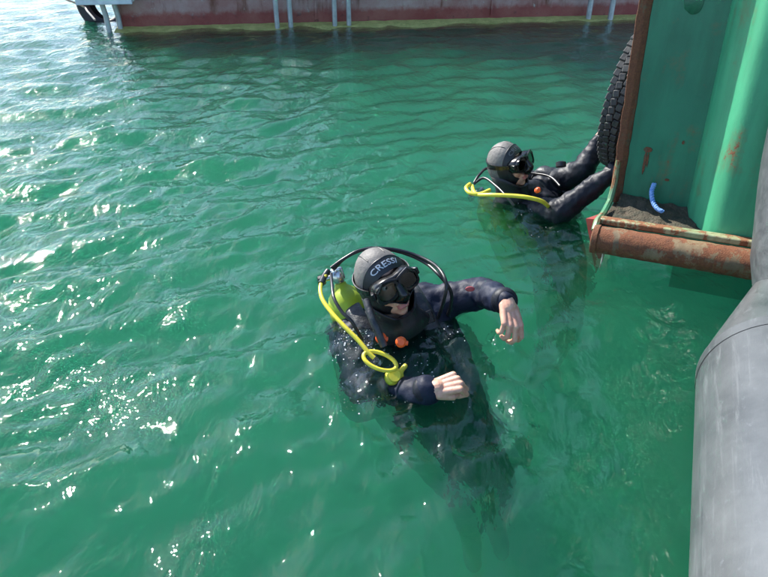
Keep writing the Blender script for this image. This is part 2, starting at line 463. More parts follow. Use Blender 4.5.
NEAR_DIVER = Vector((0.10, 1.72, 0))
FAR_DIVER = Vector((0.80, 2.95, 0))
def graded(lo, hi, c0, c1, s0, g, smax=25):
    xs = list(np.arange(c0, c1, s0))
    a = []; x = c0; s = s0
    while x > lo:
        dd = c0 - x
        s = min(s0 + g * min(dd, 9) + .09 * max(0, dd - 9), smax); x -= s; a.append(x)
    b = []; x = xs[-1]
    while x < hi:
        dd = max(0, x - c1)
        s = min(s0 + g * min(dd, 12) + .09 * max(0, dd - 12), smax); x += s; b.append(x)
    return np.array(a[::-1] + xs + b)
WATER = {}
def wz(x, y):
    if not WATER: return 0.0
    i = min(int(np.searchsorted(WATER['x'], x)), len(WATER['x']) - 1); j = min(int(np.searchsorted(WATER['y'], y)), len(WATER['y']) - 1)
    return float(WATER['z'][j, i])
def build_water():
    xs = graded(-260, 260, -1.2, 1.2, .016, .0125)
    ys = graded(-60, 300, .75, 3.3, .016, .0125)
    X, Y = np.meshgrid(xs, ys)
    SX = np.gradient(xs)[None, :] + 0 * Y; SY = np.gradient(ys)[:, None] + 0 * X
    S = np.maximum(SX, SY)
    Z = np.zeros_like(X)
    # calmer in the lee of the barge (right), livelier in the open (left and away)
    lee = 1 / (1 + np.exp(-(-(X - .15) + .35 * (Y - 2.2)) * 1.6))
    lee = .42 + .58 * lee
    for k in range(110):
        lam = float(np.exp(rng.uniform(np.log(.08), np.log(1.2))))
        az = R(-32) + rng.normal() * R(32)
        kx, ky = math.sin(az) * 2 * math.pi / lam, math.cos(az) * 2 * math.pi / lam
        steep = .034 * (.62 if lam > .5 else 1.2 if lam > .11 else .9)
        amp = steep * lam / (2 * math.pi)
        att = np.clip((lam / S - 3) / 4, 0, 1)
        ph = kx * X + ky * Y + rng.uniform(0, 6.28)
        ph = ph + .9 * np.sin(.9 * X + 1.3 * Y + k) * min(1, lam)
        Z += amp * att * (np.sin(ph) + .18 * np.sin(2 * ph + 1.2)) * lee
    # chop kicked up round the two divers
    for c, rad, am in ((NEAR_DIVER + Vector((.08, -.10, 0)), .50, 1.0), (FAR_DIVER, .45, .8)):
        d2 = ((X - c.x) ** 2 + (Y - c.y) ** 2)
        msk = np.exp(-d2 / (2 * rad * rad * .55))
        for k in range(46):
            lam = rng.uniform(.05, .17)
            az = rng.uniform(0, 6.28)
            kx, ky = math.sin(az) * 2 * math.pi / lam, math.cos(az) * 2 * math.pi / lam
            Z += am * msk * .095 * lam / (2 * math.pi) * np.sin(kx * X + ky * Y + rng.uniform(0, 6.28) + 1.2 * np.sin(3 * X + 2.1 * Y + k))
    WATER['x'], WATER['y'], WATER['z'] = xs, ys, Z
    ny, nx = X.shape
    top = np.stack([X, Y, Z], -1).reshape(-1, 3)
    idx = np.arange(nx * ny).reshape(ny, nx)
    q = np.stack([idx[:-1, :-1], idx[:-1, 1:], idx[1:, 1:], idx[1:, :-1]], -1).reshape(-1, 4)
    # closed body: skirt and bottom
    ring = np.concatenate([idx[0, :], idx[1:, -1], idx[-1, -2::-1], idx[-2:0:-1, 0]])
    low = top[ring].copy(); low[:, 2] = -9.0
    nb = len(top); m = len(ring)
    sk = np.array([[ring[i], nb + i, nb + (i + 1) % m, ring[(i + 1) % m]] for i in range(m)])
    V = np.concatenate([top, low])
    faces_q = np.concatenate([q, sk])
    me = bpy.data.meshes.new('water')
    nq = len(faces_q)
    me.vertices.add(len(V)); me.vertices.foreach_set('co', V.ravel())
    me.loops.add(nq * 4 + m); me.polygons.add(nq + 1)
    loops = np.concatenate([faces_q.ravel(), np.arange(nb + m - 1, nb - 1, -1)])
    me.loops.foreach_set('vertex_index', loops.astype(np.int32))
    starts = np.concatenate([np.arange(nq) * 4, [nq * 4]])
    me.polygons.foreach_set('loop_start', starts.astype(np.int32))
    me.update(calc_edges=True); me.validate()
    o = link(me, 'water', M_water, smooth=True, sharp=60)
    tag(o, kind='structure')
    print('water quads', nq, nx, ny)
build_water()
bed = MB()
bed.add([(-300, -100, -9.2), (300, -100, -9.2), (300, 340, -9.2), (-300, 340, -9.2)], [(0, 1, 2, 3)])
tag(bed.build('seabed', plain('silt', (.06, .08, .05), .9, 0, (.03, .05, .03), 1.0)), kind='structure')

# ------------------------------------------------------------------ far hull
HA = at_z(118, 30, 0); HB = at_z(640, 17, 0)
hx = (HB - HA).normalized(); hn = Vector((hx.y, -hx.x, 0))      # towards the viewer
def HP(s, o, z): return HA + hx * s + hn * o + Vector((0, 0, z))
hull = thing('moored_hull', HA, 'long steel hull with worn purple grey paint and maroon waterline band', 'hull')
b = MB()
L = 26; segs = 60
prof = [(-.30, -2.0), (-.06, -.5), (-.0, -.12), (0, .25), (.0, .8), (.02, 1.5)]
vs = []
for i in range(segs + 1):
    s = L * i / segs
    for (o_, z) in prof:
        dent = .012 * math.sin(s * 2.3) * math.sin(s * .7 + z * 3)
        vs.append(HP(s, o_ + dent, z))
    for (o_, z) in reversed(prof):
        vs.append(HP(s, -4.5, z))
k = 2 * len(prof)
fs = [(i * k + j, (i + 1) * k + j, (i + 1) * k + (j + 1) % k, i * k + (j + 1) % k) for i in range(segs) for j in range(k)]
fs.append(tuple(range(k))); fs.append(tuple(segs * k + j for j in reversed(range(k))))
b.add(vs, fs)
ho = b.build('plating', M_hull, hull, sharp=35)
bm = bmesh.new(); bm.from_mesh(ho.data); bmesh.ops.recalc_face_normals(bm, faces=bm.faces[:]); bm.to_mesh(ho.data); bm.free()
# weld seams / vertical plate joints
for s in (2.85, 5.6, 8.3, 11.5):
    MB().box((0, 0, 0), (.03, .03, 1.4), Matrix.Translation(HP(s, .004, .78)) @ Matrix.Rotation(math.atan2(hx.y, hx.x), 4, 'Z')).build('weld_seam', M_hull, hull)
# belt of weed just under the surface
b = MB(); vs = []; n2 = 160
for i in range(n2 + 1):
    s = L * i / n2
    wd = .42 + .16 * mnoise.noise(Vector((s * 1.1, 0, 0))) + .1 * mnoise.noise(Vector((s * 4, 3, 0)))
    vs += [HP(s, -.05, .045 + .015 * mnoise.noise(Vector((s * 5, 1, 0)))), HP(s, wd * .5, .02 + .02 * mnoise.noise(Vector((s * 6, 7, 0)))), HP(s, wd, -.04), HP(s, -.05, -.3)]
fs = [(i * 4 + j, (i + 1) * 4 + j, (i + 1) * 4 + (j + 1) % 4, i * 4 + (j + 1) % 4) for i in range(n2) for j in range(4)]
b.add(vs, fs)
o = b.build('weed_belt', M_weed, hull, sharp=80)
# unseen upper works, guessed: block reflected sky, painted pale to lighten the water
MB().box((0, 0, 0), (15, 3.2, 3.2), Matrix.Translation(HP(10.5, -2.2, 3.08)) @ Matrix.Rotation(math.atan2(hx.y, hx.x), 4, 'Z')).build('unseen_deckhouse', M_platform, hull, bevel=.03)
MB().box((0, 0, 0), (L, .16, .14), Matrix.Translation(HP(L / 2, .08, 1.52)) @ Matrix.Rotation(math.atan2(hx.y, hx.x), 4, 'Z')).build('rubbing_strake', M_rubber, hull, bevel=.02)

# poles standing in front of the hull, in pairs
pole_spec = [((110.5, 32), (122, 31), 'beside the black tyre'), ((277.5, 28.5), (291, 28), 'left of the hull plate seam'),
             ((335, 27), (349, 26.5), 'right of the hull plate seam'), ((588, 20), (610, 20), 'next to the green barge corner')]
pair_txt = [['grey steel pole under the platform, the one in front of the black tyre', 'grey steel pole under the platform, the one at the hull corner'],
            ['grey steel pole between platform and hull seam, the one farther from the seam', 'grey steel pole next to the hull seam on the side towards the platform'],
            ['grey steel pole next to the hull seam on the side away from the platform', 'grey steel pole past the hull seam, second one from it going away from the platform'],
            ['thick pale pole at the far hull, the one farther from the green barge', 'thick pale pole at the far hull, closest to the green barge edge']]
for gi, (a, c, _) in enumerate(pole_spec):
    for pi, (px, py) in enumerate((a, c)):
        p = at_z(px, py, 0)
        th = thing('steel_pole', Vector((p.x, p.y, -1.5)), pair_txt[gi][pi], 'pole', 'steel poles along the far hull')
        top = 1.72 if gi else .47
        r_ = .042 if gi == 3 else .036
        lean = -.05 if gi == 0 else 0
        MB().tube([p + Vector((0, 0, -1.5)), p + Vector((lean * .3, 0, .2)), p + Vector((lean, 0, top))], r_, 14).build('shaft', M_pole, th)
        for zz in ([.72, 1.3] if gi else [.36]):
            q = p + Vector((lean, 0, zz))
            MB().tube([q, q + (HP((q - HA).dot(hx), -.02, zz) - q)], .022, 8).build('bracket', M_pole, th)
        MB().tube([p + Vector((lean, 0, top - .02)), p + Vector((lean, 0, top + .02))], r_ * 1.15, 14).build('cap', M_pole, th)

# platform at the hull's end
pl = thing('boarding_platform', HP(-.25, .05, .4), 'pale grey steel boarding platform at the end of the hull', 'platform')
Mh = Matrix.Translation(HP(-.02, .02, .47)) @ Matrix.Rotation(math.atan2(hx.y, hx.x), 4, 'Z')
MB().box((0, 0, 0), (.72, .75, .05), Mh).build('deck_plate', M_platform, pl, bevel=.008)
MB().box((0, -.37, -.045), (.72, .05, .11), Mh).build('edge_beam', M_platform, pl, bevel=.006)
MB().box((-.335, 0, -.045), (.05, .70, .12), Mh).build('edge_beam', M_platform, pl, bevel=.006)
for xx in (-.3, 0.0, .3):
    MB().box((xx, .05, -.06), (.04, .62, .08), Mh).build('cross_bar', M_platform, pl, bevel=.004)

def tyre(th, c, axis, Rr, rt, wid, mat, ntread=52, cols=4, tread=True):
    """tyre as lathe about axis; tread blocks as one part"""
    axis = Vector(axis).normalized()
    a = axis.orthogonal().normalized(); bq = axis.cross(a)
    prof = []
    for i in range(25):
        t = -1 + 2 * i / 24
        # outer half: squarish
        prof.append((Rr - .035 * abs(t) ** 5, t * wid / 2 * (1 - .04 * abs(t) ** 6)))
    side = []
    for i in range(1, 10):
        u = i / 10
        side.append((Rr - .035 - u * (rt - .035), wid / 2 * (1.02 + .10 * math.sin(math.pi * u) - .22 * u)))
    prof2 = prof + side + [(Rr - rt, wid * .38), (Rr - rt - .012, wid * .30)]
    inner = [(Rr - rt * .55, wid * .33), (Rr - .05, wid * .26), (Rr - .05, -wid * .26), (Rr - rt * .55, -wid * .33)]
    left = [(r_, -z_) for (r_, z_) in reversed(side)]
    full = prof + side + [(Rr - rt, wid * .38), (Rr - rt - .012, wid * .30)] + inner + [(Rr - rt - .012, -wid * .30), (Rr - rt, -wid * .38)] + left
    n = 72; k = len(full)
    vs = []
    for i in range(n):
        ph = 2 * math.pi * i / n
        d = a * math.cos(ph) + bq * math.sin(ph)
        vs += [Vector(c) + d * r_ + axis * z_ for (r_, z_) in full]
    fs = [(i * k + j, i * k + (j + 1) % k, ((i + 1) % n) * k + (j + 1) % k, ((i + 1) % n) * k + j) for i in range(n) for j in range(k)]
    MB().add(vs, fs).build('carcass', mat, th, sharp=50)
    if tread:
        t = MB()
        for i in range(ntread):
            for cidx in range(cols):
                zc = (cidx - (cols - 1) / 2) * wid / cols
                ph = 2 * math.pi * (i + (.5 if cidx % 2 else 0) * .9) / ntread
                d = a * math.cos(ph) + bq * math.sin(ph)
                tg = -a * math.sin(ph) + bq * math.cos(ph)
                drop = .022 if cidx in (0, cols - 1) else 0
                M = Matrix.Translation(Vector(c) + d * (Rr + .003 - drop * .5) + axis * zc)
                rot = Matrix((tg, axis, d)).transposed().to_4x4()
                sk = Matrix.Rotation(R(12 if cidx % 2 else -12), 4, 'Z')
                t.box((0, 0, 0), (2 * math.pi * Rr / ntread * .88, wid / cols * .93, .020), M @ rot @ sk)
        o = t.build('tread', mat, th, smooth=False, bevel=.003, seg=1)
        tag(o, kind='stuff')
p = at_z(96, 20, 0)
bt = thing('rubber_tyre', Vector((p.x, p.y, 0)), 'big black rubber tyre half sunken under the boarding platform', 'tyre')
tyre(bt, (p.x + .22, p.y + .02, .26), hn + Vector((-.25, 0, .05)), .46, .2, .28, M_rubber, tread=False)
rp = MB().tube(spline([HP(-.62, .42, .5), at(82, 6, 8.95), at(88, 12, 8.85), at(95, 20, 8.75)], 8), .014, 8).build('mooring_line', M_rope)
tag(rp, 'pale slack rope hanging over the half sunken black tyre', 'rope')

# ------------------------------------------------------------------ green barge corner
PA = at(597, 238, 2.62)
e1 = Vector((math.cos(R(29)), -math.sin(R(29)), .05)).normalized()
e2 = Vector((e1.y, -e1.x, 0)).normalized()       # out of the face, to the viewer
PA = PA - e2 * .04
e3 = e1.cross(e2) * -1
if e3.z < 0: e3 = -e3
def BP(x, y, z): return PA + e1 * x + e2 * y + e3 * z
MBarge = Matrix.Translation(PA) @ Matrix((e1, -e2, e3)).transposed().to_4x4()   # local: x along pipe, y away, z up
barge = thing('steel_barge', PA, 'green painted steel barge corner with rusty lower pipe and ledge', 'barge')
def bbox(name, x0, x1, y0, y1, z0, z1, mat, bevel=.004, par=barge):
    """y: metres behind the pipe axis"""
    return MB().box(((x0 + x1) / 2, (y0 + y1) / 2, (z0 + z1) / 2), (x1 - x0, y1 - y0, z1 - z0), MBarge).build(name, mat, par, bevel=bevel)
BW = 3.2; TOP = 2.3
# wavy-edged back plate
b = MB(); nz = 60
vs = []
for i in range(nz + 1):
    z = .06 + (TOP - .06) * i / nz
    wob = .006 * mnoise.noise(Vector((0, 0, z * 9))) + .004 * mnoise.noise(Vector((3, 0, z * 30)))
    for (x, y) in ((.035 + wob, .27), (.45, .27), (.45, .30), (.035 + wob, .30)):
        vs.append(MBarge @ Vector((x, y, z)))
fs = [(i * 4 + j, i * 4 + (j + 1) % 4, (i + 1) * 4 + (j + 1) % 4, (i + 1) * 4 + j) for i in range(nz) for j in range(4)]
b.add(vs, fs); b.build('face_plate', M_green_shaded, barge, sharp=30)
# rusty edge strip (thick cut edge of the side plating)
b = MB(); vs = []
for i in range(nz + 1):
    z = .06 + (TOP - .06) * i / nz
    wob = .006 * mnoise.noise(Vector((0, 0, z * 9))) + .004 * mnoise.noise(Vector((3, 0, z * 30)))
    wo2 = .004 * mnoise.noise(Vector((9, 0, z * 22)))
    for (x, y) in ((-.016 + wob + wo2, .248), (.014 + wob, .252), (.034 + wob, .2695), (.034 + wob, .312), (-.018 + wob, .312)):
        vs.append(MBarge @ Vector((x, y, z)))
b.add(vs, [(i * 5 + j, i * 5 + (j + 1) % 5, (i + 1) * 5 + (j + 1) % 5, (i + 1) * 5 + j) for i in range(nz) for j in range(5)])
b.add([vs[j] for j in range(5)], [(0, 1, 2, 3, 4)]); b.build('edge_strip', M_rustedge, barge, sharp=30, bevel=.003)
# big rounded pilaster
b = MB(); vs = []; na = 28
cx, rr = .555, .235
pro = [(.312, .27), (.320, .235), (.330, .205), (.350, .172), (.374, .134), (.398, .096), (.414, .072), (.428, .057), (.445, .046), (.466, .039), (.49, .035), (.52, .033), (.57, .032)]
pro += [(BW, .032), (BW, .9), (.312, .9)]
kk = len(pro)
for z in (.045, TOP):
    vs += [MBarge @ Vector((x, y, z)) for (x, y) in pro]
fs = [(j, (j + 1) % kk, kk + (j + 1) % kk, kk + j) for j in range(kk)] + [tuple(range(kk - 1, -1, -1)), tuple(range(kk, 2 * kk))]
b.add(vs, fs); b.build('round_pilaster', M_green_sunlit, barge, sharp=50)
# side plating running away, floor, lip, ledge, pipe
bbox('side_plate', .055, .08,   .305, 5.0, -.10, TOP, M_green_shaded)
bbox('floor_plate', .0, BW, .012, .30, .028, .044, M_dirt, .002)
bbox('front_lip', -.004, BW, -.012, .029, .052, .080, M_lip_paint, .006)
bbox('web_plate', .0, BW, -.006, .010, -.06, .050, M_darkgreen, .002)  # dark colour paints the shade of the gap above the pipe
bbox('hull_side', .30, BW, .50, .54, -.45, .02, M_red, .002)
# end gusset
b = MB()
g = [(-.012, -.03, .02), (-.012, .02, .085), (-.006, .29, .05), (-.006, .29, .26), (-.006, .25, .10), (-.012, .05, .09)]
b.tube([MBarge @ Vector(q) for q in ((-.012, -.055, .04), (-.012, -.01, .066), (-.008, .10, .062), (-.004, .20, .085), (-.002, .245, .15), (-.001, .25, .26))], [.014, .017, .015, .014, .013, .011], 8)
b.build('end_gusset', M_greenworn, barge)
# rusty pipe with an irregular scaled surface
b = MB(); npp = 240; nn = 40; pr = .058
vs = []
for i in range(npp + 1):
    x = -.0 + BW * i / npp
    for j in range(nn):
        an = 2 * math.pi * j / nn
        p = Vector((x * 9, math.cos(an) * 1.1, math.sin(an) * 1.1))
        sc_ = mnoise.noise(p * 2.2); s2 = mnoise.noise(p * 6)
        r_ = pr + .0035 * max(sc_, 0) + .0018 * s2
        vs.append(MBarge @ Vector((x, -.05 + math.cos(an) * r_, math.sin(an) * r_)))
fs = [(i * nn + j, i * nn + (j + 1) % nn, (i + 1) * nn + (j + 1) % nn, (i + 1) * nn + j) for i in range(npp) for j in range(nn)]
fs.append(tuple(range(nn))); fs.append(tuple(npp * nn + j for j in reversed(range(nn))))
b.add(vs, fs); b.build('bottom_pipe', M_rust, barge, sharp=50)
b = MB().tube([MBarge @ Vector((-.016, -.05, 0)), MBarge @ Vector((.012, -.05, 0))], .063, 32)
b.build('pipe_end_plate', M_rust, barge, bevel=.004)
# red forefoot wedge just left of the pipe
b = MB()
b.add([MBarge @ Vector(q) for q in ((-.10, .20, -.02), (.05, .10, -.06), (.05, .30, -.06), (.05, .10, .035), (.05, .30, .035), (-.02, .2, -.3))],
      [(0, 1, 3), (0, 3, 4), (0, 4, 2), (1, 2, 4, 3), (0, 5, 1), (0, 2, 5), (1, 5, 2)])
b.build('red_forefoot', M_red, barge)
# dark oval patch, rust spots
def blotch(name, cx_, cz, rx, rz, mat, yy, seed, curved=None):
    m = MB(); n = 36
    vs = [];
    for s in (0, 1):
        for i in range(n):
            a = 2 * math.pi * i / n
            q = 1 + .28 * mnoise.noise(Vector((math.cos(a) * 1.5 + seed, math.sin(a) * 1.5, seed)))
            x = cx_ + rx * q * math.cos(a) * (1 if s == 0 else .96); z = cz + rz * q * math.sin(a) * (1 if s == 0 else .96)
            vs.append(MBarge @ Vector((x, yy - (.001 if s == 0 else .0035), z)))
    fs = [(i, (i + 1) % n, n + (i + 1) % n, n + i) for i in range(n)] + [tuple(range(n, 2 * n))]
    m.add(vs, fs); return m.build(name, mat, barge, sharp=60)
blotch('paint_patch', .185, .905, .040, .042, M_darkgreen, .27, 4)
blotch('rust_scab', .112, .315, .017, .013, M_rustedge, .27, 9)
blotch('rust_scab', .106, .255, .006, .055, M_rustedge, .27, 14)
blotch('rust_scab', .117, .27, .004, .035, M_rustedge, .27, 19)
blotch('rust_scab', .21, .19, .010, .006, M_rustedge, .27, 23)
blotch('rust_scab', .245, .36, .005, .008, M_rustedge, .27, 29)
blotch('rust_scab', .62, .36, .016, .024, M_rustedge, .032, 31)
blotch('rust_scab', .60, .22, .013, .017, M_rustedge, .032, 37)
blotch('rust_scab', .65, .13, .006, .03, M_rustedge, .032, 41)
blotch('rust_scab', .70, .14, .005, .022, M_rustedge, .032, 43)
# pile of dirt in the corner of the floor
b = MB(); nx_, ny_ = 30, 16; vs = []
for j in range(ny_ + 1):
    for i in range(nx_ + 1):
        x = .03 + .335 * i / nx_; y = .06 + .205 * j / ny_
        z = .047 + .055 * (j / ny_) ** 2 * (1 - .55 * i / nx_) + .012 * mnoise.noise(Vector((x * 22, y * 22, 0)))
        vs.append(MBarge @ Vector((x, y, z if 0 < j else .046)))
b.add(vs, [(j * (nx_ + 1) + i, j * (nx_ + 1) + i + 1, (j + 1) * (nx_ + 1) + i + 1, (j + 1) * (nx_ + 1) + i) for j in range(ny_) for i in range(nx_)])
o = b.build('dirt_heap', M_dirt, barge, sharp=80)
# blue rope end: three twisted strands
pts = spline([MBarge @ Vector(q) for q in ((.165, .235, .175), (.162, .22, .145), (.175, .195, .112), (.20, .165, .092), (.222, .15, .088))], 10)
b = MB()
for s in range(3):
    q = []
    for i, p in enumerate(pts):
        a = i * .75 + s * 2.094
        q.append(p + e1 * .005 * math.cos(a) + e3 * .005 * math.sin(a) + e2 * .003 * math.sin(a))
    b.tube(q, .0062, 8)
o = b.build('rope_end', M_blue); tag(o, 'short frayed blue rope end lying on the green barge ledge', 'rope')
# thin line hanging from pipe
o = MB().tube(spline([MBarge @ Vector((.03, -.02, -.055)), MBarge @ Vector((.032, -.03, -.10)), MBarge @ Vector((.026, -.025, -.16))], 6), .003, 6).build('thin_line', M_rope)
tag(o, 'thin pale line trailing from the rusty pipe end into the water', 'rope')
# truck tyre on the side
tc = MBarge @ Vector((.004, .70, .45))
ty = thing('truck_tyre', tc - Vector((0, 0, .42)), 'worn truck tyre with blocky tread hung on the green barge side', 'tyre')
ax = (e1 * math.cos(R(10)) + e2 * math.sin(R(10)) + Vector((0, 0, -.12))).normalized()
tyre(ty, tc, ax, .36, .15, .125, M_tyre, 64)
o = MB().tube(spline([MBarge @ Vector((-.01, .42, 1.4)), MBarge @ Vector((-.03, .46, 1.1)), tc + e3 * .27 + e2 * .04, tc + e3 * .22 - e2 * .02], 8), .011, 8).build('tyre_rope', M_rope)
tag(o, 'rope that hangs the truck tyre from the barge side', 'rope')

# ------------------------------------------------------------------ inflatable boat at the right
boat = thing('inflatable_boat', (1.2, .6, 0), 'grey inflatable boat with scuffed round tube and tapered end cone', 'boat')
TR = .225
taz = R(25)
tdir = Vector((math.sin(taz), math.cos(taz), 0))
d0 = ray(692, 480)
nn_ = d0.cross(tdir).normalized()
if nn_.x < 0: nn_ = -nn_
tt = .6
for _ in range(400):
    cpt = CAM + d0 * tt + nn_ * TR
    if cpt.z < .20: break
    tt += .005
def on_axis(s): return cpt + tdir * s
# seam where the silhouette is at y=378
def seam_s():
    best = None
    for i in range(-50, 200):
        s = i * .01
        p = on_axis(s) - nn_ * TR
        v = p - CAM; dep = -v.dot(CB); py = 288.5 - v.dot(CU) / dep * F
        if best is None or abs(py - 380) < best[0]: best = (abs(py - 380), s)
    return best[1]
s0 = seam_s()
ptsT = [on_axis(s) for s in np.linspace(-2.2, s0, 40)]
MB().tube(ptsT, TR, 56).build('main_tube', M_pvc, boat, sharp=60)
cone = []; crad = []
for i in range(18):
    u = i / 17
    cone.append(on_axis(s0 - .002 + .80 * u) + Vector((0, 0, .06 * u)) + Vector((.08 * u, 0, 0)))
    crad.append(TR * (1.006 - .86 * u ** 1.02))
MB().tube(cone, crad, 48).build('end_cone', M_pvc, boat, sharp=60)
MB().tube([on_axis(s0 - .03), on_axis(s0 + .012)], TR * 1.008, 56, cap=False).build('seam_tape', M_pvc, boat)
for sx in (-.55, .1):
    pass
# the raised front tube, further to the right
fp = [at(846, 420, 1.72), at(850, 330, 1.85), at(855, 240, 1.95), at(862, 160, 2.0), at(888, 60, 1.98), at(938, -40, 1.85)]
MB().tube(spline(fp, 8), [.20 + .085 * min(1, i / 14) for i in range(41)], 48).build('raised_tube', M_pvcdark, boat, sharp=60)
MB().box((0, 0, 0), (.9, 3.2, .05), Matrix.Translation(cpt + Vector((.72, -.3, -.12))) @ Matrix.Rotation(-taz, 4, 'Z')).build('floor_board', M_pvcdark, boat, bevel=.01)

# ------------------------------------------------------------------ divers
def frame(o, f, u):
    """matrix with x = the person's right, y = where the face looks, z = crown"""
    f = f.normalized(); u = (u - f * u.dot(f)).normalized(); x = f.cross(u)
    return Matrix.Translation(o) @ Matrix((x, f, u)).transposed().to_4x4()

def hand_caps(mb, wrist, d, back, thumb_side, curls, spread=.0, size=1.0, thumb=(35, 25), fore=None):
    """wrist point, direction to the knuckles, back-of-hand normal, +1/-1 thumb side, curl degrees for each finger [base, mid, tip]"""
    d = d.normalized(); back = (back - d * back.dot(d)).normalized(); side = d.cross(back) * thumb_side   # towards thumb
    S = size
    k0 = wrist + d * .012 * S
    names = [(.027, .088, (.040, .026, .021), .0098), (.009, .093, (.044, .029, .022), .0102), (-.010, .088, (.041, .027, .022), .0098), (-.028, .079, (.033, .021, .019), .0086)]
    tips = []
    for i, (off, ml, segs, r) in enumerate(names):
        kn = wrist + d * ml * S + side * off * S
        base = wrist + d * .012 * S + side * off * .62 * S
        mb.capsule(base, kn, .0135 * S, .0112 * S, 12)
        p = kn; ang = 0
        dd = (d + side * spread * (1.5 - i) * .5).normalized()
        for j, L_ in enumerate(segs):
            ang += R(curls[i][j])
            q = p + (dd * math.cos(ang) - back * math.sin(ang)) * L_ * S
            mb.capsule(p, q, r * S * (1 - .07 * j), r * S * (.95 - .08 * j), 12)
            p = q
        tips.append(p)
    # palm fill, heel of the hand
    mb.ell((0, 0, 0), (.036 * S, .044 * S, .013 * S), Matrix.Translation(wrist + d * .05 * S - back * .004 * S) @ Matrix((side, d, back)).transposed().to_4x4(), 16, 10)
    # thumb from the side of the palm near its base
    t0 = wrist + d * .022 * S + side * .022 * S - back * .006 * S
    td = (d * math.cos(R(thumb[0])) + side * math.sin(R(thumb[0])) - back * .45).normalized()
    t1 = t0 + td * .042 * S
    td2 = (td * math.cos(R(thumb[1])) - side * math.sin(R(thumb[1])) * .8 + d * .2 - back * .25).normalized()
    t2 = t1 + td2 * .032 * S
    td3 = (td2 - side * .35).normalized()
    t3 = t2 + td3 * .024 * S
    mb.capsule(t0, t1, .0165 * S, .0125 * S, 12); mb.capsule(t1, t2, .0118 * S, .0105 * S, 12); mb.capsule(t2, t3, .0105 * S, .0085 * S, 12)
    fo = (fore or d).normalized()
    mb.capsule(wrist - fo * .07 * S, wrist, .0255 * S, .0265 * S, 14); mb.capsule(wrist, wrist + d * .02 * S, .0265 * S, .026 * S, 14)
    return tips

def head_caps():
    """a head in its own frame, origin between the ears; face towards +y"""
    m = MB()
    m.ell((0, -.012, .035), (.074, .094, .086))
    m.ell((0, .012, -.012), (.066, .082, .085))
    m.ell((0, .034, -.060), (.050, .056, .052))              # jaw
    m.ell((0, .060, -.098), (.021, .018, .018))              # chin
    m.ell((.034, .062, -.028), (.028, .026, .026)); m.ell((-.034, .062, -.028), (.028, .026, .026))   # cheeks
    m.ell((0, .090, .038), (.052, .014, .014))               # brow
    m.capsule((0, .092, .026), (0, .112, -.014), .009, .0125, 12)          # nose
    m.ell((.011, .103, -.020), (.009, .010, .008)); m.ell((-.011, .103, -.020), (.009, .010, .008))
    m.capsule((-.018, .090, -.056), (.018, .090, -.056), .0075, .0075, 10); m.capsule((-.014, .095, -.054), (.014, .095, -.054), .0065, .0065, 10)   # upper lip
    m.capsule((-.014, .091, -.071), (.014, .091, -.071), .0085, .0085, 10)
    m.ell((.073, -.006, -.004), (.008, .018, .028)); m.ell((-.073, -.006, -.004), (.008, .018, .028))  # ears
    m.capsule((0, -.012, -.06), (0, -.030, -.16), .056, .060, 18)          # neck
    return m

def diver(root, parts):
    """one continuous body mesh: suit and skin by material slot"""
    mb = MB()
    parts['torso'](mb)
    body = remesh(mb, .0085, 5)
    fold(body, parts.get('fold', .007), 11, parts.get('seed', 1))
    fold(body, parts.get('fold', .007) * .45, 26, parts.get('seed', 1) + 5)
    meshes = [(body, 0)]
    for h in parts['hands']:
        hm = MB(); h(hm)
        meshes.append((remesh(hm, .0023, 2, .5), 1))
    hd = remesh(head_caps().xform(Matrix.Identity(4)), .0045, 4)
    # lips by place on the head (own frame), then move into position
    lipfaces = [p.index for p in hd.polygons if abs(p.center.x) < .024 and -.0825 < p.center.z < -.0475 and p.center.y > .084 and (abs(p.center.x) / .025) ** 2 + ((p.center.z + .064) / .0175) ** 2 < 1]
    hd.transform(parts['head'])
    meshes.append((hd, 1))
    bm = bmesh.new()
    cnt = 0
    for me, mi in meshes:
        n0 = len(bm.faces)
        bm.from_mesh(me)
        bm.faces.ensure_lookup_table()
        for f in bm.faces[n0:]:
            f.material_index = mi
        if me is hd:
            for i in lipfaces: bm.faces[n0 + i].material_index = 2
    out = bpy.data.meshes.new('body')
    bm.to_mesh(out); bm.free()
    return link(out, 'body', [parts['suit'], M_skin, M_lip], root, sharp=0)

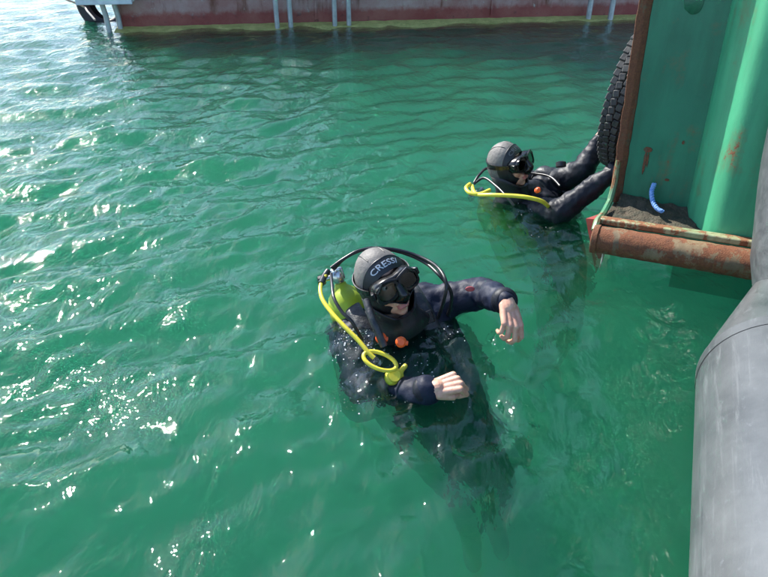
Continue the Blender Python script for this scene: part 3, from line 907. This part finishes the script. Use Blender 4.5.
def hood(root, H, grey, letters=True, lettermat=None):
    """neoprene hood: shell round the head axis with a face opening, seams, printed brow band"""
    def surf(th, ph, off=0.0):
        # th from the face axis (+y), ph round it (0 = +x, 90 = up)
        dirv = Vector((math.sin(th) * math.cos(ph), math.cos(th), math.sin(th) * math.sin(ph)))
        up = max(dirv.z, 0); dn = max(-dirv.z, 0)
        rx = .092 + .0; ry = .113 if dirv.y < 0 else .100; rz = .128 if dirv.z > 0 else .122
        k = 1 / math.sqrt((dirv.x / rx) ** 2 + (dirv.y / ry) ** 2 + (dirv.z / rz) ** 2)
        return dirv * (k + off) + Vector((0, -.004, .006))
    def opening(ph):
        # wide enough for the mask and the mouth
        s = math.sin(ph)
        return R(47) + R(4) * abs(math.cos(ph)) + (R(-11) if s > 0 else R(-4)) * abs(s)
    nph, nth = 64, 30
    def shell(name, t0, t1, mat, off, inward=.006, phr=(0, 2 * math.pi), n=nph, close=True):
        m = MB(); vs = []
        for lay in (0, 1):
            for i in range(nth + 1):
                for j in range(n if close else n + 1):
                    ph = phr[0] + (phr[1] - phr[0]) * j / n
                    a0 = t0(ph); a1 = t1(ph)
                    th = a0 + (a1 - a0) * i / nth
                    vs.append(H @ surf(th, ph, off - (inward if lay else 0)))
        k = n if close else n + 1
        fs = []
        base = (nth + 1) * k
        for i in range(nth):
            for j in range(k if close else k - 1):
                a, b_ = i * k + j, i * k + (j + 1) % k
                c, d = (i + 1) * k + (j + 1) % k, (i + 1) * k + j
                fs.append((a, d, c, b_)); fs.append((base + a, base + b_, base + c, base + d))
        for j in range(k if close else k - 1):
            a, b_ = j, (j + 1) % k
            fs.append((a, b_, base + b_, base + a))
            a, b_ = nth * k + j, nth * k + (j + 1) % k
            fs.append((b_, a, base + a, base + b_))
        if not close:
            for i in range(nth):
                a, d = i * k, (i + 1) * k
                fs.append((a, base + a, base + d, d))
                a, d = i * k + k - 1, (i + 1) * k + k - 1
                fs.append((a, d, base + d, base + a))
        m.add(vs, fs)
        return m.build(name, mat, hd_, sharp=50)
    hd_ = None
    m = MB()
    # crown (grey) from the brow band to the back of the head
    hd_ = shell_root = None
    # main piece first: becomes the parent of the rest
    vs = []
    def main():
        m = MB(); vs = []
        for i in range(nth + 1):
            for j in range(nph):
                ph = 2 * math.pi * j / nph
                th = opening(ph) + (R(178) - opening(ph)) * i / nth
                vs.append(H @ surf(th, ph, 0))
        fs = [(i * nph + j, (i + 1) * nph + j, (i + 1) * nph + (j + 1) % nph, i * nph + (j + 1) % nph) for i in range(nth) for j in range(nph)]
        fs.append(tuple(nth * nph + j for j in reversed(range(nph))))
        m.add(vs, fs)
        # neck skirt going down over the collar
        o = m.build('hood', [grey], root, sharp=50)
        s = o.modifiers.new('thick', 'SOLIDIFY'); s.thickness = .006; s.offset = 1
        return o
    hd_ = main()
    shell('brow_band', lambda ph: opening(ph) - R(1.5), lambda ph: opening(ph) + R(23), M_hoodblack, .0035, .005, (R(18), R(162)), 40, False)
    shell('chin_panel', lambda ph: opening(ph) - R(1.5), lambda ph: opening(ph) + R(42), M_hoodblack, .0035, .006, (R(164), R(376)), 48, False)
    # neck skirt
    def ring(c, rx, ry, n=40): return [H @ (Vector(c) + Vector((rx * math.cos(2 * math.pi * j / n), ry * math.sin(2 * math.pi * j / n), 0))) for j in range(n)]
    levels = [((0, -.006, -.03), .094, .104), ((0, -.004, -.075), .086, .098), ((0, -.012, -.115), .080, .090), ((0, -.02, -.16), .088, .095), ((0, -.028, -.20), .115, .115)]
    vs = []; n = 40
    for c, a, b_ in levels: vs += ring(c, a, b_)
    # leave the face free: the top ring dips at the front
    for j in range(n):
        an = 2 * math.pi * j / n
        fr = max(0, math.sin(an))
        for li in (0, 1):
            lp = Vector(levels[li][0]); a, b_ = levels[li][1], levels[li][2]
            dz = -(.085 if li == 0 else .042) * fr ** 1.5
            sh = 1 - .22 * fr ** 2 if li == 0 else 1 - .06 * fr
            vs[li * n + j] = H @ (lp + Vector((a * math.cos(an), b_ * math.sin(an) * sh, dz)))
    fs = [(i * n + j, (i + 1) * n + j, (i + 1) * n + (j + 1) % n, i * n + (j + 1) % n) for i in range(len(levels) - 1) for j in range(n)]
    o = MB().add(vs, fs).build('neck_skirt', M_hoodblack, hd_, sharp=60)
    s = o.modifiers.new('thick', 'SOLIDIFY'); s.thickness = .005
    # seams over the crown
    for xx in (-.030, .030):
        pts = []
        for i in range(24):
            th = R(72) + R(100) * i / 23
            ph0 = math.pi / 2 - xx / .10 * (1 - .35 * i / 23)
            pts.append(H @ surf(th, ph0, .0008))
        MB().tube(pts, .0016, 6).build('seam', M_hoodblack, hd_)
    pts = [H @ surf(opening(ph) + R(24), ph, .003) for ph in [R(10) + R(160) * i / 30 for i in range(31)]]
    MB().tube(pts, .002, 6).build('seam', M_hoodblack, hd_)
    # printed letters on the brow band
    if letters:
        cu = bpy.data.curves.new('letters', 'FONT'); cu.body = 'CRESSI'; cu.size = 1; cu.align_x = 'CENTER'; cu.align_y = 'CENTER'; cu.extrude = 0.0; cu.resolution_u = 3
        cu.offset = .012
        to = bpy.data.objects.new('letters', cu); col.objects.link(to)
        bpy.context.view_layer.update()
        me = bpy.data.meshes.new_from_object(to.evaluated_get(bpy.context.evaluated_depsgraph_get()))
        bpy.data.objects.remove(to)
        bm = bmesh.new(); bm.from_mesh(me)
        bmesh.ops.subdivide_edges(bm, edges=[e for e in bm.edges if e.calc_length() > .12], cuts=2)
        ext = bmesh.ops.triangulate(bm, faces=bm.faces[:])
        W = max(v.co.x for v in bm.verts) - min(v.co.x for v in bm.verts)
        Ht = .72
        for v in bm.verts:
            u = v.co.x / W; q = v.co.y
            ph = math.pi / 2 + R(36) * u * 2      # the word runs across the brow, left to right for the onlooker
            th = opening(ph) + R(11.5) + R(15) * q
            v.co = H @ surf(th, ph, .0047)
        bm.to_mesh(me); bm.free()
        link(me, 'lettering', lettermat or M_print, hd_, sharp=60)
    return hd_

def dive_mask(root, H, mirror=1):
    """two-lens mask: skirt, frame rims, glass, nose pocket, strap, buckles"""
    def lens_outline(s, k=1.0, n=28):
        # a rounded drop: wide at top, drooping outwards
        out = []
        for i in range(n):
            a = 2 * math.pi * i / n
            x = .0335 * math.copysign(abs(math.cos(a)) ** .72, math.cos(a)) * k
            z = .0285 * math.copysign(abs(math.sin(a)) ** .78, math.sin(a)) * k
            if z < 0: x += -z * .22        # lower outer corner flares
            x += .004
            out.append((s * (.0385 + x), z + .020 - .10 * x))
        return out
    def yz(x, off=0): return .127 - 2.6 * x * x + off     # slight wrap
    m = MB(); n = 28
    fr = None
    # skirt: from the lens plane back to the face
    prof = []
    for i in range(56):
        a = 2 * math.pi * i / 56
        cx_, sz = math.cos(a), math.sin(a)
        x = .080 * math.copysign(abs(cx_) ** .70, cx_)
        z = .020 + .040 * math.copysign(abs(sz) ** .75, sz)
        if sz < 0: z -= .028 * math.exp(-(x / .026) ** 2) + .006
        else: z -= .004 * math.exp(-(x / .02) ** 2)
        prof.append((x, z))
    vs = []
    for k_, yo in ((1.0, -.002), (1.05, -.018), (1.04, -.036), (1.0, -.056)):
        for (x, z) in prof:
            xx = x * k_; zz = (z - .02) * k_ + .02
            vs.append(H @ Vector((xx, yz(xx, yo) - (.012 if k_ == 1.0 and yo < -.05 else 0) * 1.0, zz)))
    k = len(prof)
    fs = [(i * k + j, i * k + (j + 1) % k, (i + 1) * k + (j + 1) % k, (i + 1) * k + j) for i in range(3) for j in range(k)]
    mk = MB().add(vs, fs)
    sk = mk.build('dive_mask', M_silicone, root, sharp=60)
    s = sk.modifiers.new('thick', 'SOLIDIFY'); s.thickness = .003
    # front plate of the frame with two holes: built as ring strips
    for sgn in (1, -1):
        a = lens_outline(sgn, 1.0); b_ = lens_outline(sgn, 1.24)
        vs = []
        for (x, z) in a: vs.append(H @ Vector((x, yz(x, -.004), z)))
        for (x, z) in a: vs.append(H @ Vector((x, yz(x, .004), z)))
        for (x, z) in b_: vs.append(H @ Vector((x, yz(x, .004), z)))
        for (x, z) in b_: vs.append(H @ Vector((x, yz(x, -.008), z)))
        fs = [(q * n + j, q * n + (j + 1) % n, ((q + 1) % 4) * n + (j + 1) % n, ((q + 1) % 4) * n + j) for q in range(4) for j in range(n)]
        r_ = MB().add(vs, fs); ro = r_.build('lens_rim', M_silicone, sk, sharp=50)
        bm = bmesh.new(); bm.from_mesh(ro.data); bmesh.ops.recalc_face_normals(bm, faces=bm.faces[:]); bm.to_mesh(ro.data); bm.free()
        g = lens_outline(sgn, 1.03)
        vs = [H @ Vector((x, yz(x, -.0005), z)) for (x, z) in g] + [H @ Vector((x, yz(x, -.0035), z)) for (x, z) in g]
        fs = [tuple(range(n)), tuple(reversed(range(n, 2 * n)))] + [(j, n + j, n + (j + 1) % n, (j + 1) % n) for j in range(n)]
        lo = MB().add(vs, fs).build('lens', M_lens, sk, sharp=30)
        bm = bmesh.new(); bm.from_mesh(lo.data); bmesh.ops.recalc_face_normals(bm, faces=bm.faces[:]); bm.to_mesh(lo.data); bm.free()
        # buckle
        MB().box((0, 0, 0), (.012, .030, .026), H @ Matrix.Translation((sgn * .087, .093, .022)) @ Matrix.Rotation(R(-20) * sgn, 4, 'Z')).build('buckle', M_silicone, sk, bevel=.003)
    # brow bar and nose pocket
    MB().tube([H @ Vector((x, yz(x, .0), z)) for x, z in ((-.075, .030), (-.05, .058), (-.02, .052), (0, .046), (.02, .052), (.05, .058), (.075, .030))], .006, 8).build('frame_bar', M_silicone, sk)
    m = MB(); m.capsule((0, .118, .030), (0, .134, -.012), .012, .019); m.ell((0, .124, -.022), (.026, .024, .018)); m.ell((0, .112, -.026), (.034, .028, .014))
    nm = remesh(m, .004, 3); nm.transform(H); link(nm, 'nose_pocket', M_silicone, sk, sharp=0)
    # strap round the back of the hood
    vs = []; n = 40
    for i in range(n + 1):
        an = R(-18) + R(-324 + 180 - 36 + 36) * 0
        t = i / n
        a = R(28) - R(236) * t       # from the right temple round the back to the left
        a = math.pi * 0 + R(30) - R(240) * t
        x = .098 * math.cos(a); y = .104 * math.sin(a) + .004 + (.052 if False else 0)
        wd = .010 + .009 * math.sin(math.pi * t) ** 2
        zc = .024 + .020 * math.sin(math.pi * t)
        for (o_, z_) in ((1.0, -wd), (1.0, wd), (1.035, wd), (1.035, -wd)):
            k_ = o_ * (1 - .04 * max(0, zc + z_ - .03) / .05)
            vs.append(H @ Vector((x * k_, (y * 1.08 if y < 0 else y * 1.12) * k_, zc + z_)))
    fs = [(i * 4 + j, (i + 1) * 4 + j, (i + 1) * 4 + (j + 1) % 4, i * 4 + (j + 1) % 4) for i in range(n) for j in range(4)] + [(0, 1, 2, 3), tuple(n * 4 + j for j in (3, 2, 1, 0))]
    MB().add(vs, fs).build('strap', M_silicone, sk, sharp=40)
    # eyes behind the glass
    for sgn in (1, -1):
        e = MB().ell((sgn * .032, .078, .022), (.0125, .0125, .0125), H).build('eye', M_eye, root)
        MB().ell((sgn * .031, .0888, .021), (.0055, .0022, .0055), H, 14, 8).build('iris', M_iris, e)
    return sk

def cuff(root, p, d, r, name='cuff', mat=None, L_=.035):
    d = d.normalized()
    MB().tube([p - d * L_ * .5, p - d * L_ * .2, p, p + d * L_ * .35, p + d * L_ * .5], [r * 1.06, r * 1.12, r * 1.10, r * 1.0, r * .86], 24).build(name, mat or M_suitblack, root)

# ============ the diver floating free
HP1 = at(384, 283, 2.13)
f1 = cvec(.46, -.22, .86); u1 = cvec(-.46, .86, .22)
H1 = frame(HP1, f1, u1)
neck1 = H1 @ Vector((0, -.03, -.17))
shL = at(428, 307, 2.38); shR = at(355, 338, 2.34)
pel = at(448, 438, 2.47)
chest_n = (shL - shR).cross((pel - (shL + shR) / 2)).normalized()
if chest_n.y > 0: chest_n = -chest_n
elL = at(482, 292, 2.30); wrL = at(505, 301, 2.06)
elR = at(362, 400, 2.20); wrR = at(427, 390, 1.91)
mid = (shL + shR) / 2
def torso1(m):
    across = (shL - shR).normalized()
    up = (mid - pel).normalized()
    m.chain([shL, shR], [.098, .10])
    for s in (-1, 1):
        sh = mid + across * s * .105
        m.chain([sh - up * .04 + chest_n * .005, mid - up * .24 + across * s * .10, pel + across * s * .08], [.128, .132, .115])
    m.chain([mid - up * .05 + chest_n * .03, mid - up * .25 + chest_n * .02], [.11, .11])
    m.chain([mid + up * .02, neck1], [.078, .068])
    m.chain([shL, elL], [.080, .055]); m.chain([elL, wrL], [.055, .037])
    m.chain([shR, elR], [.092, .076]); m.chain([elR, wrR], [.074, .042])
    hipL = pel + across * .09; hipR = pel - across * .09
    kL = at(498, 482, 2.62); kR = at(462, 490, 2.52)
    aL = at(494, 520, 3.12); aR = at(470, 528, 3.02)
    m.chain([hipL, kL, aL], [.105, .075, .055]); m.chain([hipR, kR, aR], [.105, .075, .055])
    m.chain([aL, aL + Vector((.02, -.16, -.05))], [.05, .035]); m.chain([aR, aR + Vector((0, -.16, -.05))], [.05, .035])
def handL1(m):
    fo = (wrL - elL).normalized()
    d = cvec(.12, -.80, .42)
    hand_caps(m, wrL + fo * .018, d, cvec(.22, .40, .85), -1, [(42, 48, 26), (46, 50, 28), (52, 52, 30), (56, 52, 30)], .34, 1.02, (26, 34), fo)
def handR1(m):
    fo = (wrR - elR).normalized()
    d = cvec(.92, .28, .10)
    hand_caps(m, wrR + fo * .018, d, cvec(-.15, .62, .78), 1, [(72, 96, 62), (76, 98, 64), (78, 100, 64), (82, 100, 64)], .16, 1.02, (14, 52), fo)
p1 = thing('person', Vector((neck1.x, neck1.y, -1.3)), 'person in dark dive suit, grey lettered hood and black mask with bare hands raised', 'person', 'divers in the water')
diver(p1, dict(torso=torso1, hands=[handL1, handR1], head=H1, suit=M_suit, seed=2, fold=.011))
hood(p1, H1, M_hoodgrey)
dive_mask(p1, H1)
cuff(p1, wrL, wrL - elL, .042); cuff(p1, wrR, wrR - elR, .043)


def tank_set(label, top, axis, knob_side, facing, group):
    """cylinder with shoulder, valve, knob and first stage; axis points to the valve"""
    axis = axis.normalized()
    ss = thing('scuba_set', top - axis * .55, label, 'scuba set', group)
    k = []
    rr_ = .075
    prof = [(0, .02), (.0, .075), (-.0, .082), (0, rr_)]
    pts, rad = [], []
    L_ = .52
    for (z, r_) in ((-L_, .05), (-L_ + .012, .068), (-L_ + .03, rr_), (-.085, rr_), (-.058, .071), (-.035, .061), (-.015, .044), (0.0, .025), (.012, .022)):
        pts.append(top + axis * z); rad.append(r_)
    MB().tube(pts, rad, 36).build('tank', M_lime, ss, sharp=60)
    tz = top + axis * .012
    vb = MB().tube([tz, tz + axis * .012, tz + axis * .03, tz + axis * .052, tz + axis * .058], [.017, .021, .0185, .0185, .012], 18).build('valve', M_chrome, ss)
    kd = (knob_side - axis * knob_side.dot(axis)).normalized()
    MB().tube([tz + axis * .032, tz + axis * .032 + kd * .052], .0105, 14).build('valve_stem', M_chrome, vb)
    kp = tz + axis * .032 + kd * .05
    mk = MB().tube([kp, kp + kd * .004, kp + kd * .024, kp + kd * .028], [.016, .020, .020, .014], 10)
    mk.build('valve_knob', M_silicone, vb, sharp=30)
    # first stage yoke in front of the valve
    fd = (facing - axis * facing.dot(axis)); fd = (fd - kd * fd.dot(kd)).normalized()
    fs_ = tz + axis * .034 - fd * .01
    MB().tube([fs_ - fd * .018, fs_ + fd * .030, fs_ + fd * .036, fs_ + fd * .058, fs_ + fd * .062], [.017, .017, .023, .023, .015], 18).build('first_stage', M_chrome, ss)
    MB().box((0, 0, 0), (.05, .02, .05), Matrix.Translation(fs_ - fd * .005) @ Matrix((kd, fd, axis)).transposed().to_4x4()).build('yoke', M_chrome, ss, bevel=.006)
    return ss, fs_ + fd * .045, kd, fd

# --- scuba gear of the free diver
spine1 = (mid - pel).normalized()
back1 = -chest_n
tank_top1 = at(341, 286, 2.33)
tank_ax1 = (cvec(-.10, .80, .15) * .6 + spine1 * .7).normalized()
ss1, fst1, kd1, fd1 = tank_set('lime yellow scuba tank with chrome valve, black hoses and looped yellow hose', tank_top1, tank_ax1, cvec(-.9, .35, .1), cvec(.2, .3, .8), 'scuba gear worn by the divers')
def hose(par, pts, r, mat, name='hose'):
    return MB().tube(spline(pts, 10), r, 10).build(name, mat, par)
hose(ss1, [at(331, 268, 2.22), at(345, 258, 2.22), at(362, 250, 2.23), at(390, 249, 2.26), at(415, 255, 2.26), at(436, 266, 2.2), at(446, 282, 2.14), at(444, 300, 2.16), at(438, 318, 2.26)], .0065, M_hose)
hose(ss1, [at(333, 270, 2.23), at(348, 256, 2.25), at(372, 248, 2.28), at(400, 252, 2.29), at(424, 262, 2.25), at(440, 276, 2.17), at(451, 292, 2.18), at(450, 308, 2.24), at(444, 324, 2.36)], .0065, M_hose)
hose(ss1, [at(331, 274, 2.19), at(332, 284, 2.12), at(334, 298, 2.06), at(342, 312, 2.03), at(352, 322, 2.02), at(362, 340, 2.05)], .0060, M_hose)
hose(ss1, [at(328, 272, 2.20), at(321, 284, 2.14), at(322, 298, 2.09), at(332, 313, 2.05), at(345, 327, 2.02), at(358, 340, 2.00), at(368, 352, 1.985), at(374, 358, 1.98)], .0075, M_yellow, 'yellow_hose')
MB().tube([at(328, 271, 2.2), at(324, 277, 2.18), at(321, 284, 2.14)], .0115, 12).build('hose_protector', M_hose, ss1)
# yellow loop (regulator mouthpiece keeper) and second stage just under the surface
cxy = at(380, 361, 1.975)
lp = []
for i in range(29):
    a = 2 * math.pi * i / 28
    lp.append(cxy + CR * .055 * math.cos(a) * .98 + (CU * .5 - CB * .4) * .050 * math.sin(a) - CU * .016 * math.cos(a))
MB().tube(lp, .007, 10, cap=False).build('hose_loop', M_yellow, ss1)
rs = MB(); rc = at(394, 377, 2.0)
Mr = frame(rc, cvec(.1, .3, .9), cvec(-.3, .8, 0))
rs.ell((0, 0, 0), (.034, .022, .030)); rs.capsule((0, -.01, 0), (0, -.035, -.004), .013, .015); rs.capsule((-.02, 0, .005), (-.05, 0, .02), .009, .009)
rm = remesh(rs, .004, 3); rm.transform(Mr); so = link(rm, 'second_stage', M_yellow, ss1, sharp=0)
MB().tube([Mr @ Vector((0, .018, 0)), Mr @ Vector((0, .026, 0))], [.022, .019], 20).build('purge_button', M_yellow, so)

# vest: padded shoulder straps, collar and chest band
def band(par, pts, w, t, mat, name, up):
    return MB().tube(spline(pts, 8), 1.0, 10, flat=(t, w), up=up, m=0).build(name, mat, par)
def strap_pts(sh, s, across, up):
    return [sh + back1 * .12 - up * .02, sh + back1 * .08 + up * .10, sh + up * .14, sh + chest_n * .10 + up * .06, sh + chest_n * .135 - up * .07, sh + chest_n * .14 - up * .20]
ac1 = (shL - shR).normalized()
vest1 = MB()
for s in (-1, 1):
    shm = mid + ac1 * s * .115
    pts = spline(strap_pts(shm, s, ac1, spine1), 8)
    MB().tube(pts, 1, 12, flat=(.013, .033), up=chest_n if False else spine1).build('shoulder_strap', M_strap, ss1)
    bq = pts[28]
    MB().box((0, 0, 0), (.045, .012, .05), Matrix.Translation(bq + chest_n * .012) @ Matrix((ac1, chest_n, ac1.cross(chest_n))).transposed().to_4x4()).build('buckle', M_silicone, ss1, bevel=.004)
cl = [mid + ac1 * .15 + back1 * .07 + spine1 * .02, mid + ac1 * .09 + back1 * .14 + spine1 * .08, mid + back1 * .16 + spine1 * .10, mid - ac1 * .09 + back1 * .14 + spine1 * .08, mid - ac1 * .15 + back1 * .07 + spine1 * .03]
MB().tube(spline(cl, 8), [.03 + .02 * math.sin(math.pi * i / 32) for i in range(33)], 14).build('vest_collar', M_strap, ss1)
MB().tube(spline([mid + back1 * .13 - spine1 * (.02 + .12 * i) for i in range(4)], 6), .10, 16, flat=(1, 1)).build('back_wing', M_strap, ss1)
for (px, py, t) in ((381, 338, 2.005), (401, 342, 2.0)):
    oc = at(px, py, t)
    ob = MB().tube([oc - CB * .02, oc, oc + CB * .006, oc + CB * .012], [.017, .019, .018, .011], 16)
    ob.tube([oc + CB * .004, oc + CR * .022 - CU * .004], .008, 10)
    ob.build('dump_valve', M_orange, ss1)
hose(ss1, [at(366, 300, 2.03), at(372, 318, 2.0), at(378, 332, 1.995), at(384, 346, 2.0)], .013, M_strap, 'inflator_hose')
# shoulder valve and red emblem on the raised sleeve
vp = at(470, 289, 2.20)
em = MB(); em.ell((0, 0, 0), (.018, .010, .004), frame(vp, cvec(0, 1, .2), cvec(.1, .35, .95))); em.build('sleeve_emblem', plain('red_print', (.55, .10, .10), .5), p1)

# ============ the diver holding on to the barge
HP2 = at(508, 166, 3.25)
f2 = cvec(.70, -.08, .70); u2 = cvec(-.52, .82, .20)
H2 = frame(HP2, f2, u2)
neck2 = H2 @ Vector((0, -.03, -.17))
sL2 = at(550, 184, 3.45); sR2 = at(522, 211, 3.36)
pel2 = at(560, 270, 3.62)
mid2 = (sL2 + sR2) / 2
elL2 = at(582, 171, 3.22); wrL2 = at(608, 130, 3.16)
elR2 = at(560, 212, 3.06); wrR2 = at(617, 170, 2.93)
chest2 = (sL2 - sR2).cross(pel2 - mid2).normalized()
if chest2.x < 0: chest2 = -chest2
ac2 = (sL2 - sR2).normalized(); spine2 = (mid2 - pel2).normalized(); back2 = -chest2
def torso2(m):
    m.chain([sL2, sR2], [.088, .088])
    for s in (-1, 1):
        sh = mid2 + ac2 * s * .105
        m.chain([sh - spine2 * .04, mid2 - spine2 * .24 + ac2 * s * .085, pel2 + ac2 * s * .075], [.118, .115, .112])
    m.chain([mid2 - spine2 * .05 + chest2 * .03, mid2 - spine2 * .25 + chest2 * .02], [.11, .11])
    m.chain([mid2 + spine2 * .02, neck2], [.08, .068])
    m.chain([sL2, elL2], [.078, .057]); m.chain([elL2, wrL2], [.057, .040])
    m.chain([sR2, elR2], [.080, .060]); m.chain([elR2, wrR2], [.060, .041])
    for s in (-1, 1):
        hp = pel2 + ac2 * s * .09
        kn = hp + Vector((.05, -.08, -.42)); an = kn + Vector((-.04, .12, -.42))
        m.chain([hp, kn, an, an + Vector((.03, -.15, -.06))], [.105, .075, .055, .035])
def handL2(m):
    hand_caps(m, wrL2 + (wrL2 - elL2).normalized() * .02, (wrL2 - elL2).normalized() + Vector((.3, 0, 0)), cvec(-.5, .3, .6), 1, [(30, 40, 30)] * 4, .1, 1.05)
def handR2(m):
    hand_caps(m, wrR2 + (wrR2 - elR2).normalized() * .02, (wrR2 - elR2).normalized(), cvec(-.3, .6, .6), 1, [(30, 45, 30)] * 4, .1, 1.05)
p2 = thing('person', Vector((neck2.x, neck2.y, -1.3)), 'person in glossy black dive suit reaching out to the truck tyre on the barge', 'person', 'divers in the water')
diver(p2, dict(torso=torso2, hands=[handL2, handR2], head=H2, suit=M_suitblack, seed=6, fold=.011))
hood(p2, H2, M_hoodgrey, lettermat=plain('worn_print', (.16, .165, .175), .6, 0, (.06, .062, .068), 60))
dive_mask(p2, H2)
cuff(p2, wrL2, wrL2 - elL2, .046); cuff(p2, wrR2, wrR2 - elR2, .047)
vp = at(561, 164, 3.20)
MB().tube([vp - CU * .015, vp + CU * .008, vp + CU * .012], [.027, .027, .018], 18).build('suit_valve', M_hoodblack, p2, sharp=30)
tank_top2 = at(484, 200, 3.48)
tank_ax2 = (spine2 * .75 + cvec(-.3, .5, 0) * .5).normalized()
ss2, fst2, kd2, fd2 = tank_set('lime yellow scuba tank sunk behind the diver at the barge', tank_top2, tank_ax2, cvec(-.9, .3, .1), cvec(.3, .2, .8), 'scuba gear worn by the divers')
hose(ss2, [at(472, 186, 3.22), at(476, 194, 3.14), at(492, 195, 3.05), at(515, 196, 3.0), at(530, 198, 2.98), at(543, 202, 3.0), at(550, 209, 3.1), at(552, 218, 3.2)], .0105, M_yellow, 'yellow_hose')
hose(ss2, [at(470, 184, 3.22), at(466, 188, 3.18), at(470, 193, 3.14), at(480, 194, 3.12), at(490, 190, 3.14)], .010, M_yellow, 'yellow_hose')
hose(ss2, [at(474, 184, 3.24), at(484, 178, 3.24), at(496, 186, 3.16), at(506, 196, 3.08), at(514, 206, 3.05)], .007, M_hose)
hose(ss2, [at(474, 183, 3.24), at(480, 174, 3.27), at(490, 168, 3.32), at(520, 172, 3.40), at(548, 176, 3.30), at(560, 186, 3.2)], .007, M_hose)
for s in (-1, 1):
    shm = mid2 + ac2 * s * .115
    pts = [shm + back2 * .12 - spine2 * .02, shm + back2 * .07 + spine2 * .07, shm + spine2 * .105, shm + chest2 * .09 + spine2 * .04, shm + chest2 * .135 - spine2 * .07, shm + chest2 * .14 - spine2 * .2]
    MB().tube(spline(pts, 8), 1, 12, flat=(.013, .033), up=spine2).build('shoulder_strap', M_strap, ss2)
cl = [mid2 + ac2 * .15 + back2 * .07 + spine2 * .02, mid2 + ac2 * .09 + back2 * .14 + spine2 * .08, mid2 + back2 * .16 + spine2 * .10, mid2 - ac2 * .09 + back2 * .14 + spine2 * .08, mid2 - ac2 * .15 + back2 * .07 + spine2 * .03]
MB().tube(spline(cl, 8), [.03 + .02 * math.sin(math.pi * i / 32) for i in range(33)], 14).build('vest_collar', M_strap, ss2)
oc = at(538, 190, 3.03)
MB().tube([oc - CB * .02, oc + CB * .005, oc + CB * .012], [.014, .014, .008], 14, up=(1, 0, 0)).build('dump_valve', M_orange, ss2)

# ------------------------------------------------------------------ white specks painting sun glints and spray on the water by the divers
fm = MB()
_rs = random.Random(5)
for (px, py, sx, sy, n) in ((352, 338, 10, 7, 46), (346, 352, 9, 6, 34), (392, 332, 22, 6, 34), (372, 352, 26, 10, 40), (398, 372, 22, 12, 30), (410, 396, 24, 8, 26), (345, 395, 10, 18, 22), (440, 330, 22, 10, 20), (500, 348, 10, 6, 6), (392, 208, 16, 8, 14),
                            (528, 206, 8, 5, 16), (490, 200, 14, 5, 12), (540, 230, 14, 10, 8)):
    for _ in range(n):
        p = at_z(_rs.gauss(px, sx), _rs.gauss(py, sy), 0)
        r_ = _rs.choice((.0010, .0012, .0015, .002, .0028))
        fm.ell((p.x, p.y, wz(p.x, p.y) + r_ * .1), (r_, r_, r_ * .7), None, 8, 5)
tag(fm.build('glint_spray', M_glint_spray, sharp=0), 'white specks for sun glints and spray on the water round the divers', 'glint_spray', kind='stuff')
